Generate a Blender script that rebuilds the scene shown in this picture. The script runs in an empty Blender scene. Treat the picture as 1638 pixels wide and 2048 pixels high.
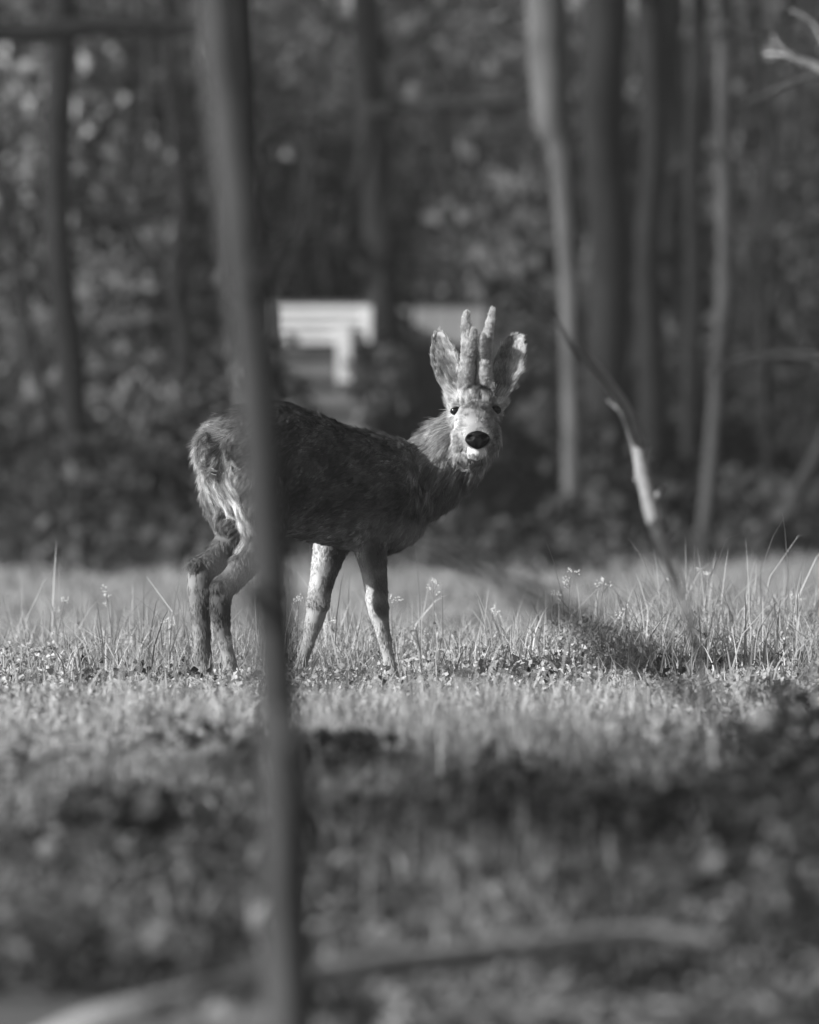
import bpy, bmesh, math, random
import numpy as np
from mathutils import Vector, noise
from mathutils.kdtree import KDTree
from mathutils.bvhtree import BVHTree

SC = bpy.context.scene
COL = SC.collection
random.seed(7)
RNG = np.random.default_rng(7)

# ------------------------------------------------------------------ camera, world, sun
FPX, HORIZON, CAM_H = 19110.0, 897.0, 0.65
cam_d = bpy.data.cameras.new('camera')
cam = bpy.data.objects.new('camera', cam_d)
COL.objects.link(cam)
SC.camera = cam
cam.location = (0, 0, CAM_H)
cam.rotation_euler = (math.pi/2 - math.atan((1024-HORIZON)/FPX), 0, 0)
cam_d.sensor_fit = 'HORIZONTAL'
cam_d.sensor_width = 24.0
cam_d.lens = 24.0*FPX/1638
cam_d.clip_start = 0.5
cam_d.clip_end = 1500
cam_d.dof.use_dof = True
cam_d.dof.focus_distance = 26.0
cam_d.dof.aperture_fstop = 3.7

SUN_EL, SUN_B = math.radians(24), math.radians(25)      # height; how far the sun stands towards the camera from square left
sun_vec = Vector((-math.cos(SUN_B)*math.cos(SUN_EL), -math.sin(SUN_B)*math.cos(SUN_EL), math.sin(SUN_EL)))
w = bpy.data.worlds.new('World'); SC.world = w; w.use_nodes = True
nt = w.node_tree
sky = nt.nodes.new('ShaderNodeTexSky'); sky.sky_type = 'NISHITA'; sky.sun_disc = False
sky.sun_elevation = SUN_EL; sky.sun_rotation = math.atan2(sun_vec.x, sun_vec.y)
bw = nt.nodes.new('ShaderNodeRGBToBW')                  # black-and-white photograph: a grey sky
bg = nt.nodes['Background']; bg.inputs['Strength'].default_value = 0.075
nt.links.new(sky.outputs[0], bw.inputs[0]); nt.links.new(bw.outputs[0], bg.inputs['Color'])
sl = bpy.data.lights.new('sun', 'SUN'); sl.energy = 5.0; sl.angle = math.radians(0.5); sl.color = (1, 1, 1)
so = bpy.data.objects.new('sun', sl); COL.objects.link(so)
so.rotation_euler = sun_vec.to_track_quat('Z', 'Y').to_euler()
SC.view_settings.view_transform = 'Standard'
SC.view_settings.look = 'None'
SC.view_settings.exposure = 0.85
SC.view_settings.gamma = 1.0
SC.cycles.use_denoising = True
SC.cycles.max_bounces = 6
SC.cycles.diffuse_bounces = 3
SC.cycles.transmission_bounces = 4
SC.cycles_curves.shape = 'RIBBONS'

# ------------------------------------------------------------------ helpers
def P(px, py, d):
    return Vector(((px-819)/FPX*d, d, CAM_H-(py-HORIZON)/FPX*d))

def sstep(a, b, x):
    t = np.clip((np.asarray(x, float)-a)/(b-a), 0, 1)
    return t*t*(3-2*t)

def ground_z(x, y):
    x = np.asarray(x, float); y = np.asarray(y, float)
    z = 0.012*np.sin(x*2.1+y*0.7)+0.010*np.sin(x*4.3-y*1.9+1)
    z = z + 0.03*sstep(25.5, 27.6, y)*(1+0.8*np.clip(x/1.2, -0.6, 2))*(1-sstep(28.4, 34, y))
    z = z - 0.47*sstep(28.3, 35, y) + 0.35*sstep(44, 63, y)
    z = z - 0.27*(1-sstep(9.5, 19, y))
    z = z + 9.0*sstep(95, 180, y)
    return z

def gz(x, y): return float(ground_z(x, y))

def tag(o, label=None, cat=None, group=None, kind=None):
    if label: o['label'] = label
    if cat: o['category'] = cat
    if group: o['group'] = group
    if kind: o['kind'] = kind
    return o

def empty(name, loc):
    o = bpy.data.objects.new(name, None); COL.objects.link(o); o.location = loc
    return o

def link(name, me, parent=None):
    o = bpy.data.objects.new(name, me); COL.objects.link(o)
    if parent is not None:
        o.parent = parent
        o.matrix_parent_inverse = parent_inv(parent)
    return o

def parent_inv(p):
    from mathutils import Matrix
    m = Matrix.Identity(4)
    q = p
    chain = []
    while q is not None:
        chain.append(q); q = q.parent
    for q in reversed(chain):
        m = m @ q.matrix_parent_inverse @ Matrix.Translation(q.location)
    return m.inverted()

def mesh_np(name, V, F, mat, shade=None, smooth=False):
    V = np.asarray(V, np.float32); F = np.asarray(F, np.int32)
    me = bpy.data.meshes.new(name)
    k = F.shape[1]
    me.vertices.add(len(V)); me.vertices.foreach_set('co', V.ravel())
    me.loops.add(F.size); me.loops.foreach_set('vertex_index', F.ravel())
    me.polygons.add(len(F)); me.polygons.foreach_set('loop_start', np.arange(len(F), dtype=np.int32)*k)
    me.update(calc_edges=True)
    if smooth: me.polygons.foreach_set('use_smooth', np.ones(len(F), bool))
    if shade is not None:
        a = me.attributes.new('shade', 'FLOAT', 'POINT'); a.data.foreach_set('value', np.asarray(shade, np.float32))
    me.materials.append(mat)
    return me

# ------------------------------------------------------------------ materials (all grey: a black-and-white photograph)
def mat_new(name):
    m = bpy.data.materials.new(name); m.use_nodes = True
    return m, m.node_tree, m.node_tree.nodes['Principled BSDF']

def mat_bark(name, dark, light, scale=30, rough=0.9, stretch=0.15, bump=0.6):
    m, t, b = mat_new(name)
    tc = t.nodes.new('ShaderNodeTexCoord'); mp = t.nodes.new('ShaderNodeMapping')
    mp.inputs['Scale'].default_value = (1, 1, stretch)
    n = t.nodes.new('ShaderNodeTexNoise'); n.inputs['Scale'].default_value = scale; n.inputs['Detail'].default_value = 6
    n2 = t.nodes.new('ShaderNodeTexNoise'); n2.inputs['Scale'].default_value = scale*0.12; n2.inputs['Detail'].default_value = 3
    mx = t.nodes.new('ShaderNodeMath'); mx.operation = 'MULTIPLY_ADD'; mx.inputs[1].default_value = 0.5
    r = t.nodes.new('ShaderNodeValToRGB')
    r.color_ramp.elements[0].position = 0.35; r.color_ramp.elements[0].color = (dark, dark, dark, 1)
    r.color_ramp.elements[1].position = 0.75; r.color_ramp.elements[1].color = (light, light, light, 1)
    bp = t.nodes.new('ShaderNodeBump'); bp.inputs['Strength'].default_value = bump; bp.inputs['Distance'].default_value = 0.01
    L = t.links.new
    L(tc.outputs['Object'], mp.inputs[0]); L(mp.outputs[0], n.inputs['Vector']); L(tc.outputs['Object'], n2.inputs['Vector'])
    L(n.outputs['Fac'], mx.inputs[0])
    h = t.nodes.new('ShaderNodeMath'); h.operation = 'MULTIPLY'; h.inputs[1].default_value = 0.5
    L(n2.outputs['Fac'], h.inputs[0]); L(h.outputs[0], mx.inputs[2])
    L(mx.outputs[0], r.inputs[0]); L(r.outputs[0], b.inputs['Base Color'])
    L(n.outputs['Fac'], bp.inputs['Height']); L(bp.outputs[0], b.inputs['Normal'])
    b.inputs['Roughness'].default_value = rough; b.inputs['Specular IOR Level'].default_value = 0.12
    return m

def mat_leaf(name, k=1.0, trans=0.3, rough=0.55, spec=0.4):
    """albedo = vertex attribute shade * k, with some light passing through"""
    m, t, b = mat_new(name)
    a = t.nodes.new('ShaderNodeAttribute'); a.attribute_name = 'shade'
    mu = t.nodes.new('ShaderNodeMath'); mu.operation = 'MULTIPLY'; mu.inputs[1].default_value = k
    tr = t.nodes.new('ShaderNodeBsdfTranslucent'); mix = t.nodes.new('ShaderNodeMixShader')
    mix.inputs[0].default_value = trans
    out = t.nodes['Material Output']; L = t.links.new
    L(a.outputs['Fac'], mu.inputs[0]); L(mu.outputs[0], b.inputs['Base Color']); L(mu.outputs[0], tr.inputs['Color'])
    L(b.outputs[0], mix.inputs[1]); L(tr.outputs[0], mix.inputs[2]); L(mix.outputs[0], out.inputs['Surface'])
    b.inputs['Roughness'].default_value = rough; b.inputs['Specular IOR Level'].default_value = spec
    return m

def mat_plain(name, v, rough=0.8, noise_amt=0.25, scale=12):
    m, t, b = mat_new(name)
    tc = t.nodes.new('ShaderNodeTexCoord')
    n = t.nodes.new('ShaderNodeTexNoise'); n.inputs['Scale'].default_value = scale; n.inputs['Detail'].default_value = 5
    r = t.nodes.new('ShaderNodeValToRGB')
    lo, hi = v*(1-noise_amt), v*(1+noise_amt)
    r.color_ramp.elements[0].color = (lo, lo, lo, 1); r.color_ramp.elements[1].color = (hi, hi, hi, 1)
    r.color_ramp.elements[0].position = 0.3; r.color_ramp.elements[1].position = 0.7
    t.links.new(tc.outputs['Object'], n.inputs['Vector']); t.links.new(n.outputs['Fac'], r.inputs[0])
    t.links.new(r.outputs[0], b.inputs['Base Color']); b.inputs['Roughness'].default_value = rough
    if v < .01: b.inputs['Specular IOR Level'].default_value = 0.3
    return m

M_grass = mat_leaf('grass_blades', 1.0, 0.35)
M_leaf = mat_leaf('undergrowth_leaves', 1.0, 0.25, 0.6, 0.2)
M_wood = mat_leaf('woodland_leaves', 1.0, 0.45, 0.8, 0.1)
M_soil = mat_plain('turf_and_soil', 0.085, 0.95, 0.5, 2.5)
M_bark = mat_bark('grey_bark', 0.03, 0.085, 25)
M_bark_g = mat_bark('dim_grey_bark', 0.015, 0.045, 25)
M_stick = mat_bark('bleached_stick_bark', 0.16, 0.28, 55, bump=1.0)
M_bark_t = mat_bark('twig_bark', 0.14, 0.3, 60)
M_bark_w = mat_bark('bleached_bark', 0.25, 0.42, 22)
M_bark_d = mat_bark('dark_bark', 0.008, 0.024, 25)
M_bark_l = mat_bark('pale_bark', 0.045, 0.125, 22)
M_sap = mat_bark('smooth_sapling_bark', 0.028, 0.08, 34, bump=1.0)
M_log = mat_bark('weathered_wood', 0.12, 0.3, 40)
M_white = mat_plain('white_paint', 0.5, 0.6, 0.08, 4)
M_pale = mat_plain('pale_boards', 0.2, 0.8, 0.2, 3)
M_board = mat_plain('dark_boards', 0.05, 0.9, 0.4, 3)
M_board2 = mat_plain('grey_boards', 0.13, 0.9, 0.3, 3)

# ------------------------------------------------------------------ ground
def build_ground():
    ys = np.concatenate([np.linspace(-6, 20, 40), np.linspace(20.3, 36, 90), np.linspace(36.5, 70, 60), np.linspace(72, 260, 50)])
    xs = np.concatenate([np.linspace(-70, -5, 20), np.linspace(-4.7, 4.7, 76), np.linspace(5, 70, 20)])
    X, Y = np.meshgrid(xs, ys); Z = ground_z(X, Y)-0.004
    V = np.stack([X, Y, Z], -1).reshape(-1, 3)
    n, m = len(xs), len(ys)
    i, j = np.meshgrid(np.arange(n-1), np.arange(m-1)); a = (j*n+i).ravel()
    F = np.stack([a, a+1, a+n+1, a+n], 1)
    o = link('ground', mesh_np('ground', V, F, M_soil, smooth=True)); tag(o, kind='structure')
build_ground()

# ------------------------------------------------------------------ tubes
def tube_arrays(pts, rad, seg=12, wob=0.06, seed=0, cap=True, close_n=None):
    """smooth tube through points (Catmull-Rom), radii interpolated"""
    pts = [Vector(p) for p in pts]
    if close_n is None: close_n = 4
    dens, dr = [], []
    n = len(pts)
    for i in range(n-1):
        p0, p1, p2, p3 = pts[max(i-1, 0)], pts[i], pts[i+1], pts[min(i+2, n-1)]
        for k in range(close_n):
            t = k/close_n
            q = 0.5*((2*p1)+(p2-p0)*t+(2*p0-5*p1+4*p2-p3)*t*t+(-p0+3*p1-3*p2+p3)*t**3)
            dens.append(q); dr.append(rad[i]*(1-t)+rad[i+1]*t)
    dens.append(pts[-1]); dr.append(rad[-1])
    V, F = [], []
    up = None
    for i, (q, r) in enumerate(zip(dens, dr)):
        tan = (dens[min(i+1, len(dens)-1)]-dens[max(i-1, 0)]).normalized()
        if up is None:
            up = tan.orthogonal().normalized()
        up = (up-tan*up.dot(tan)).normalized()
        sd = tan.cross(up)
        for k in range(seg):
            a = 2*math.pi*k/seg
            rr = r*(1+wob*noise.noise(Vector((math.cos(a)*2+seed*7.1, math.sin(a)*2, i*0.6))))
            V.append(q+(up*math.cos(a)+sd*math.sin(a))*rr)
    m = len(dens)
    for i in range(m-1):
        for k in range(seg):
            a = i*seg+k; b = i*seg+(k+1) % seg
            F.append((a, b, b+seg, a+seg))
    V = np.array([tuple(v) for v in V])
    if cap:
        c0 = len(V); V = np.vstack([V, [tuple(dens[0]), tuple(dens[-1])]])
        for k in range(seg):
            F.append((c0, (k+1) % seg, k, k)); F.append((c0+1, (m-1)*seg+k, (m-1)*seg+(k+1) % seg, (m-1)*seg+(k+1) % seg))
    return V, F

def merge(parts):
    V, F, o = [], [], 0
    for v, f in parts:
        V.append(np.asarray(v)); F += [tuple(x+o for x in q) for q in f]; o += len(v)
    return np.vstack(V), F

def mesh_py(name, V, F, mat, smooth=True):
    me = bpy.data.meshes.new(name)
    FF = [tuple(dict.fromkeys(q)) for q in F]
    me.from_pydata([tuple(map(float, v)) for v in V], [], FF); me.update()
    if smooth: me.polygons.foreach_set('use_smooth', np.ones(len(me.polygons), bool))
    if mat: me.materials.append(mat)
    return me

def px_tube(name, pts, mat, parent=None, seg=12, wob=0.08, seed=0):
    """pts: (px, py, d, half width in px)"""
    C = [P(a, b, d) for a, b, d, _ in pts]; R = [r*d/FPX for _, _, d, r in pts]
    V, F = tube_arrays(C, R, seg, wob, seed)
    return link(name, mesh_py(name, V, F, mat), parent)

# ------------------------------------------------------------------ leaves
def leaf_arrays(C, N, size, elong=1.6, fold=0.25):
    """one folded rhombic leaf (2 triangles) for each centre C, normal-ish random N, size per leaf"""
    n = len(C)
    N = N/np.linalg.norm(N, axis=1, keepdims=True)
    R = RNG.normal(size=(n, 3)); A = np.cross(N, R); A /= np.linalg.norm(A, axis=1, keepdims=True)
    B = np.cross(N, A); s = size[:, None]
    p0 = C-A*s*elong/2; p1 = C+B*s/2+N*s*fold; p2 = C+A*s*elong/2; p3 = C-B*s/2+N*s*fold
    V = np.stack([p0, p1, p2, p3], 1).reshape(-1, 3)
    b = np.arange(n)*4
    F = np.concatenate([np.stack([b, b+1, b+2], 1), np.stack([b, b+2, b+3], 1)])
    return V, F

def foliage_mesh(name, clusters, mat, per, size, shade, sh_var=0.4, flat=1.0, up=0.3):
    """clusters: (n,4) centre + radius; leaves gather in clusters so that light and dark clumps form"""
    n = len(clusters)
    k = per
    d = RNG.normal(size=(n, k, 3)); d /= np.linalg.norm(d, axis=2, keepdims=True)
    d *= RNG.random((n, k, 1))**0.45*clusters[:, None, 3:4]; d[:, :, 2] *= flat
    C = (clusters[:, None, :3]+d).reshape(-1, 3)
    N = RNG.normal(size=C.shape)+np.array([0, 0, up])
    s = RNG.uniform(0.6, 1.4, len(C))*size
    V, F = leaf_arrays(C, N, s)
    cs = shade*np.exp(RNG.normal(size=(n, 1))*sh_var)
    sh = np.repeat((cs*RNG.uniform(0.75, 1.25, (n, k))).ravel(), 4)
    return mesh_np(name, V, F, mat, np.clip(sh, 0.01, 0.55))

# ------------------------------------------------------------------ the wood behind the field
def woodland():
    n = 9500
    x = RNG.uniform(-17, 17, n); y = 64+36*RNG.random(n)**0.6
    z = RNG.random(n)**1.5*10
    r = RNG.uniform(0.25, 0.8, n)
    # large scale light and dark drifts
    dens = np.array([noise.noise(Vector((a*0.55, b*0.2, c*0.7))) for a, b, c in zip(x, y, z)])
    keep = (dens > 0.12+0.25*(y < 70)-0.3*(y > 76)) | (y > 92)
    cl = np.stack([x, y, z+ground_z(x, y), r], 1)[keep]
    px = 819+cl[:, 0]/cl[:, 1]*FPX; py = HORIZON-(cl[:, 2]-CAM_H)/cl[:, 1]*FPX
    hole = ((px > 470) & (px < 790) & (py > 560) & (py < 840) & (cl[:, 1] < 70)) | ((px > 770) & (px < 1010) & (py > 560) & (py < 760) & (cl[:, 1] < 81))
    cl = cl[~hole]
    me = foliage_mesh('woodland', cl, M_wood, 60, 0.095, 0.12, 0.32)
    n = 1800
    x = RNG.uniform(-9, 9, n); y = 59+12*RNG.random(n)**.6; z = RNG.random(n)**1.5*1.5*(0.06+0.94*sstep(60.5, 66, y))
    low = np.stack([x, y, z+ground_z(x, y), RNG.uniform(.15, .4, n)], 1)
    dn = np.array([noise.noise(Vector((a*1.1, b*.4, c*1.5))) for a, b, c in zip(x, y, z)]); low = low[dn > -0.05]
    lo = link('forest_undergrowth', foliage_mesh('forest_undergrowth', low, M_wood, 45, 0.075, 0.075, 0.3))
    tag(lo, 'dim undergrowth along the foot of the wood', 'undergrowth', kind='stuff')
    o = link('woodland', me); tag(o, 'dark out of focus wood filling everything behind the field', 'wood', kind='stuff')
woodland()

def tree(label, pts, mat, group=None, crown_shade=0.08, crown=True, cat='tree', top=7.5, limbs=(), name='tree', dead=False):
    """pts from the top of the frame down to the ground, (px, py, d, half width px)"""
    a, b, d, r = pts[-1]
    base = P(a, b, d); z0 = gz(base.x, base.y)-0.1
    root = empty(name, (base.x, base.y, z0)); tag(root, label, cat, group)
    C = [P(a, b, d) for a, b, d, _ in pts]; R = [r*d/FPX for _, _, d, r in pts]
    if C[-1].z > z0: C.append(Vector((C[-1].x, C[-1].y, z0))); R.append(R[-1]*1.15)
    if top and C[0].z < top:
        dirv = (C[0]-C[1]).normalized() if abs((C[0]-C[1]).normalized().z) > 0.7 else Vector((0, 0, 1))
        s = (top-C[0].z)
        C.insert(0, C[0]+dirv*s*0.5); R.insert(0, R[0]*0.8)
        C.insert(0, C[0]+Vector((0.1, 0.05, 1))*s*0.5); R.insert(0, R[0]*0.35)
    parts = [tube_arrays(C, R, 12, 0.12, len(label))]
    tip = C[0]
    if top:
        for i in range(7):
            t = random.uniform(0.15, 0.75); q = C[0].lerp(C[2], t) if len(C) > 2 else C[0]
            ang = random.uniform(0, 6.28); L = random.uniform(0.8, 1.8)
            e = q+Vector((math.cos(ang)*L, math.sin(ang)*L, L*0.8))
            m_ = q.lerp(e, 0.5)+Vector((0, 0, -0.15*L))
            parts.append(tube_arrays([q, m_, e], [R[1]*0.45, R[1]*0.28, 0.01], 7, 0.1, i))
    for lp in limbs:
        parts.append(tube_arrays([P(a, b, d) for a, b, d, _ in lp], [r*d/FPX for _, _, d, r in lp], 8, 0.15, 3))
    V, F = merge(parts)
    link('trunk', mesh_py('trunk', V, F, mat), root)
    if crown and top:
        n = 75
        u = RNG.normal(size=(n, 3)); u /= np.linalg.norm(u, axis=1, keepdims=True)
        u *= RNG.random((n, 1))**0.4*np.array([2.0, 2.0, 1.7])
        cl = np.concatenate([u+np.array(tip)[None]+np.array([0, 0, 0.1]), RNG.uniform(0.25, 0.55, (n, 1))], 1)
        link('crown', foliage_mesh('crown', cl, M_wood, 26, 0.16, crown_shade, 0.35), root)
    return root

D1 = 63.0
tree('thick dark trunk at the left edge of the wood', [(122, -20, 63.3, 33), (122, 120, 63.3, 30), (112, 330, 63.3, 27), (118, 520, 63.3, 28), (140, 700, 63.3, 29), (150, 900, 63.3, 28), (152, 1130, 63.3, 30)], M_bark_d)
tree('thin dark stem leaning right, far left of the deer', [(-12, 260, 64, 11), (10, 400, 64, 11), (35, 520, 64, 11), (62, 680, 64, 11), (90, 800, 64, 10), (105, 960, 64, 9), (112, 1100, 64, 9)], M_bark_d, crown=False, top=0)
tree('broad pale trunk that narrows downwards, right of the antlers', [(1092, -20, 63.4, 42), (1098, 120, 63.4, 42), (1105, 245, 63.4, 36), (1122, 300, 63.4, 27), (1135, 480, 63.4, 23), (1142, 650, 63.4, 21), (1145, 860, 63.4, 20), (1148, 1100, 63.4, 24)], M_bark_l,)
tree('slim straight grey trunk between the pale trunk and the photo edge', [(1452, -20, 63.2, 17), (1448, 300, 63.2, 16), (1450, 560, 63.2, 16), (1435, 760, 63.2, 15), (1425, 900, 63.2, 15), (1405, 1105, 63.2, 16)], M_bark)
tree('wide grey trunk behind the bent sapling at the top', [(1330, -20, 70, 40), (1325, 130, 70, 36), (1345, 300, 70, 30), (1330, 480, 70, 22), (1345, 700, 70, 20), (1330, 900, 70, 18), (1335, 1080, 70, 20)], M_bark_g, crown=True)
tree('forked grey stem with a loop of branches right of the pale trunk', [(1200, -20, 68, 18), (1215, 200, 68, 17), (1240, 400, 68, 18), (1262, 560, 68, 15), (1255, 760, 68, 14), (1235, 900, 68, 16), (1240, 1095, 68, 18)], M_bark_g,
     limbs=([(1240, 420, 68, 12), (1300, 520, 68, 11), (1320, 640, 68, 10), (1305, 800, 68, 8)], [(1225, 300, 68, 10), (1300, 380, 68, 9), (1380, 300, 68, 7)]))
tree('dark upright trunk between two grey ones in the right thicket', [(1395, 100, 66, 18), (1385, 350, 66, 19), (1390, 560, 66, 17), (1382, 800, 66, 18), (1372, 1100, 66, 20)], M_bark_d)
tree('grey stem leaning out over the right photo edge near the ground', [(1690, 780, 62, 14), (1640, 900, 62, 16), (1590, 990, 62, 17), (1540, 1060, 62, 18), (1510, 1112, 62, 20)], M_bark_g, crown=False, top=0)
tree('dark trunk directly behind the stem and the tail', [(470, -20, 68, 26), (478, 200, 68, 24), (470, 420, 68, 22), (465, 700, 68, 22), (450, 1090, 68, 24)], M_bark_d)
tree('dark trunk left of the antlers below the white board', [(760, 480, 72, 34), (770, 700, 72, 34), (775, 900, 72, 30), (780, 1085, 72, 30)], M_bark_d)
tree('dim tall trunk above the middle of the deer back', [(715, -20, 69, 14), (722, 100, 69, 13), (735, 260, 69, 12), (705, 420, 69, 12), (690, 600, 74, 11), (690, 1080, 74, 12)], M_bark_d,
     limbs=([(732, 222, 69, 14), (900, 205, 68, 15), (1010, 200, 67.5, 13), (1100, 190, 67, 10)],))
tree('dark trunk with low forks between the left trunk and the rump', [(330, -20, 66, 13), (345, 200, 66, 14), (365, 400, 66, 15), (350, 560, 66, 17), (370, 700, 66, 14), (352, 900, 66, 17), (352, 1100, 66, 22)], M_bark_d,
     limbs=([(355, 590, 66, 14), (300, 520, 66, 12), (230, 400, 66, 9), (170, 330, 66, 7)], [(350, 420, 66, 14), (260, 440, 66, 12), (180, 420, 66, 8)]))
tree('short dark stump right of the left grass, under the rump', [(356, 1015, 61, 20), (352, 1060, 61, 22), (352, 1110, 61, 25)], M_bark_d, crown=False, top=0, cat='tree stump', name='tree_stump')
tree('dark horizontal bough crossing the top left corner with its trunk outside', [(-40, -20, 60, 30), (-50, 400, 60, 30), (-50, 1110, 60, 32)], M_bark_d,
     limbs=([(-40, 60, 60, 20), (80, 65, 60, 22), (230, 50, 60, 19), (400, 60, 60, 14)],))
tree('broad dark trunk standing close on the right of the pale trunk', [(1215, -20, 64.6, 46), (1205, 260, 64.6, 44), (1222, 520, 64.6, 42), (1212, 800, 64.6, 44), (1218, 1110, 64.6, 50)], M_bark_d)
tree('second dark trunk, midway between the pale trunk and the slim straight one', [(1300, -20, 65.4, 30), (1312, 260, 65.4, 28), (1296, 520, 65.4, 27), (1306, 800, 65.4, 28), (1300, 1105, 65.4, 32)], M_bark_d)
stems = [(1560, 66, 9, -60, 'slender dark stem, the one nearest the right photo edge'), (1505, 69, 10, 50, 'slender stem just right of the slim straight trunk'), (1180, 70, 9, 25, 'slender stem hugging the right side of the pale trunk'),
         (905, 72, 9, -40, 'slender dim stem rising above the antlers'), (240, 67, 9, 45, 'slender stem between the two left trunks'), (610, 72, 8, 40, 'slender dim stem above the white board')]
for i, (px, d, r, lean, lab) in enumerate(stems):
    pts = []
    for k in range(8):
        t = k/7
        pts.append((px+lean*(1-t)+22*math.sin(t*6+i*1.7)+random.uniform(-8, 8), -20+1120*t, d, r*(0.8+0.3*t)*random.uniform(.8, 1.2)))
    tree(lab, pts, M_bark_d if i in (0, 3, 5) else M_bark_g, 'slender stems in the thicket', crown=(i % 2 == 0), crown_shade=0.07)

ps = []
for i in range(150):
    x0 = random.uniform(-6, 6); y0 = random.uniform(65, 75); L = random.uniform(1, 3.5); z0 = gz(x0, y0)+random.choice([0, 0, random.uniform(0, 2.5)])
    ln = random.gauss(0, .16); rr = random.uniform(.006, .02)
    pp = [Vector((x0+ln*L*t+.12*math.sin(t*5+i)+random.gauss(0, .03), y0+random.gauss(0, .05), z0+L*t-0.25*L*ln*ln*t*t)) for t in (0, .2, .4, .6, .8, 1)]
    ps.append(tube_arrays(pp, [rr*(1-.12*k) for k in range(6)], 6, .2, i, close_n=2))
V, F = merge(ps)
tag(link('thicket', mesh_py('thicket', V, F, M_bark_g)), 'tangle of thin bare stems in the shade of the wood', 'thicket', kind='stuff')

# bushes along the wood's edge
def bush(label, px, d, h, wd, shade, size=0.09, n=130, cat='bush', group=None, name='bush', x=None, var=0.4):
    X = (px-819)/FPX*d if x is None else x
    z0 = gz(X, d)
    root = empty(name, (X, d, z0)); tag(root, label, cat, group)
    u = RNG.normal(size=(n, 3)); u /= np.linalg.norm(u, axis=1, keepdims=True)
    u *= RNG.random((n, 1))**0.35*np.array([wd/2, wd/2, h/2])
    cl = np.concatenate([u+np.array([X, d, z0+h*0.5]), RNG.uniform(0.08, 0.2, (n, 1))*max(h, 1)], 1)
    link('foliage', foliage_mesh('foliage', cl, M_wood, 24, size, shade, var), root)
    pr = []
    for i in range(6):
        a = random.uniform(0, 6.28); L = random.uniform(0.2, 0.45)*wd
        pr.append(tube_arrays([(X, d, z0-0.05), (X+math.cos(a)*L*0.5, d+math.sin(a)*L*0.5, z0+h*0.45), (X+math.cos(a)*L, d+math.sin(a)*L, z0+h*0.9)], [0.03, 0.02, 0.006], 6, 0.1, i))
    V, F = merge(pr); link('stem', mesh_py('stem', V, F, M_bark_d), root)
    return root
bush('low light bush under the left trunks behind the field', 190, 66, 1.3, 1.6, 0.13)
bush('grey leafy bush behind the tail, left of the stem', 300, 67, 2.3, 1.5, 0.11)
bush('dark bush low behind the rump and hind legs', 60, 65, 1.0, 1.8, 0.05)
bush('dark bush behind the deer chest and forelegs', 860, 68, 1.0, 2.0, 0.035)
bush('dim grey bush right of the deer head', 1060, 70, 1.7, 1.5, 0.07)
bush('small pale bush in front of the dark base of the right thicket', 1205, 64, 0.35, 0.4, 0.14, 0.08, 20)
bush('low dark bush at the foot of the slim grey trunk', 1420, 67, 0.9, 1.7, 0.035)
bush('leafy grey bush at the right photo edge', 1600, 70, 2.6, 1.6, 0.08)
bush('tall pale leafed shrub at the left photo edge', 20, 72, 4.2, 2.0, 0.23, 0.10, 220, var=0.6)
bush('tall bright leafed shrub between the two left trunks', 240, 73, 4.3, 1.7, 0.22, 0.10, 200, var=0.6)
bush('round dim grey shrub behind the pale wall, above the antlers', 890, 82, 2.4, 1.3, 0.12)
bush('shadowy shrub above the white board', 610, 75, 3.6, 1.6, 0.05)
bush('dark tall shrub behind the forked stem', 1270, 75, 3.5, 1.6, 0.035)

bush('thin leafy shrub in front of the left end of the white board', 528, 63.7, 1.9, .35, .09, n=12)
# ------------------------------------------------------------------ the hut glimpsed through the trees
def box(name, px0, py0, px1, py1, d, depth, mat, parent, bev=0.01):
    a = P(px0, py1, d); b = P(px1, py0, d)
    bm = bmesh.new(); bmesh.ops.create_cube(bm, size=1)
    for v in bm.verts:
        v.co = Vector(((a.x+b.x)/2+v.co.x*(b.x-a.x), d+depth/2+v.co.y*depth, (a.z+b.z)/2+v.co.z*(b.z-a.z)))
    bmesh.ops.bevel(bm, geom=bm.edges[:], offset=bev, segments=1, affect='EDGES')
    me = bpy.data.meshes.new(name); bm.to_mesh(me); bm.free(); me.materials.append(mat)
    return link(name, me, parent)
HD = 64.6
hb = P(640, 1090, HD)
hut = empty('wooden_hut', (hb.x, hb.y, gz(hb.x, hb.y)))
tag(hut, 'small slatted hut with a bright white board along its top, behind the stem', 'hut')
for i in range(4):
    box('white_board', 552, 612+i*20, 728, 628+i*20, HD, 0.03, M_white, hut, 0.004)
box('end_board', 725, 612, 744, 684, HD-0.01, 0.05, M_white, hut, 0.004)
box('post', 674, 650, 702, 764, HD-0.06, 0.05, M_white, hut, 0.004)
y = 700
for i in range(12):
    box('slat', 520, y, 745, y+22, HD+0.05+0.004*(i % 2), 0.03, M_board2 if i % 2 else M_board, hut, 0.004); y += 30
box('back_wall', 516, 604, 748, 1110, HD+0.11, 1.2, M_board, hut)
pl = P(890, 1090, 66)
pan = empty('shed', (pl.x, pl.y, gz(pl.x, pl.y)))
tag(pan, 'dim pale shed wall right behind the antlers', 'shed')
for i in range(4):
    box('plank', 830+i*36, 618, 864+i*36, 690, 65.4, 0.03, M_pale, pan, 0.004)
box('back_wall', 826, 612, 976, 1080, 65.45, 1.0, M_board, pan)

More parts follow.
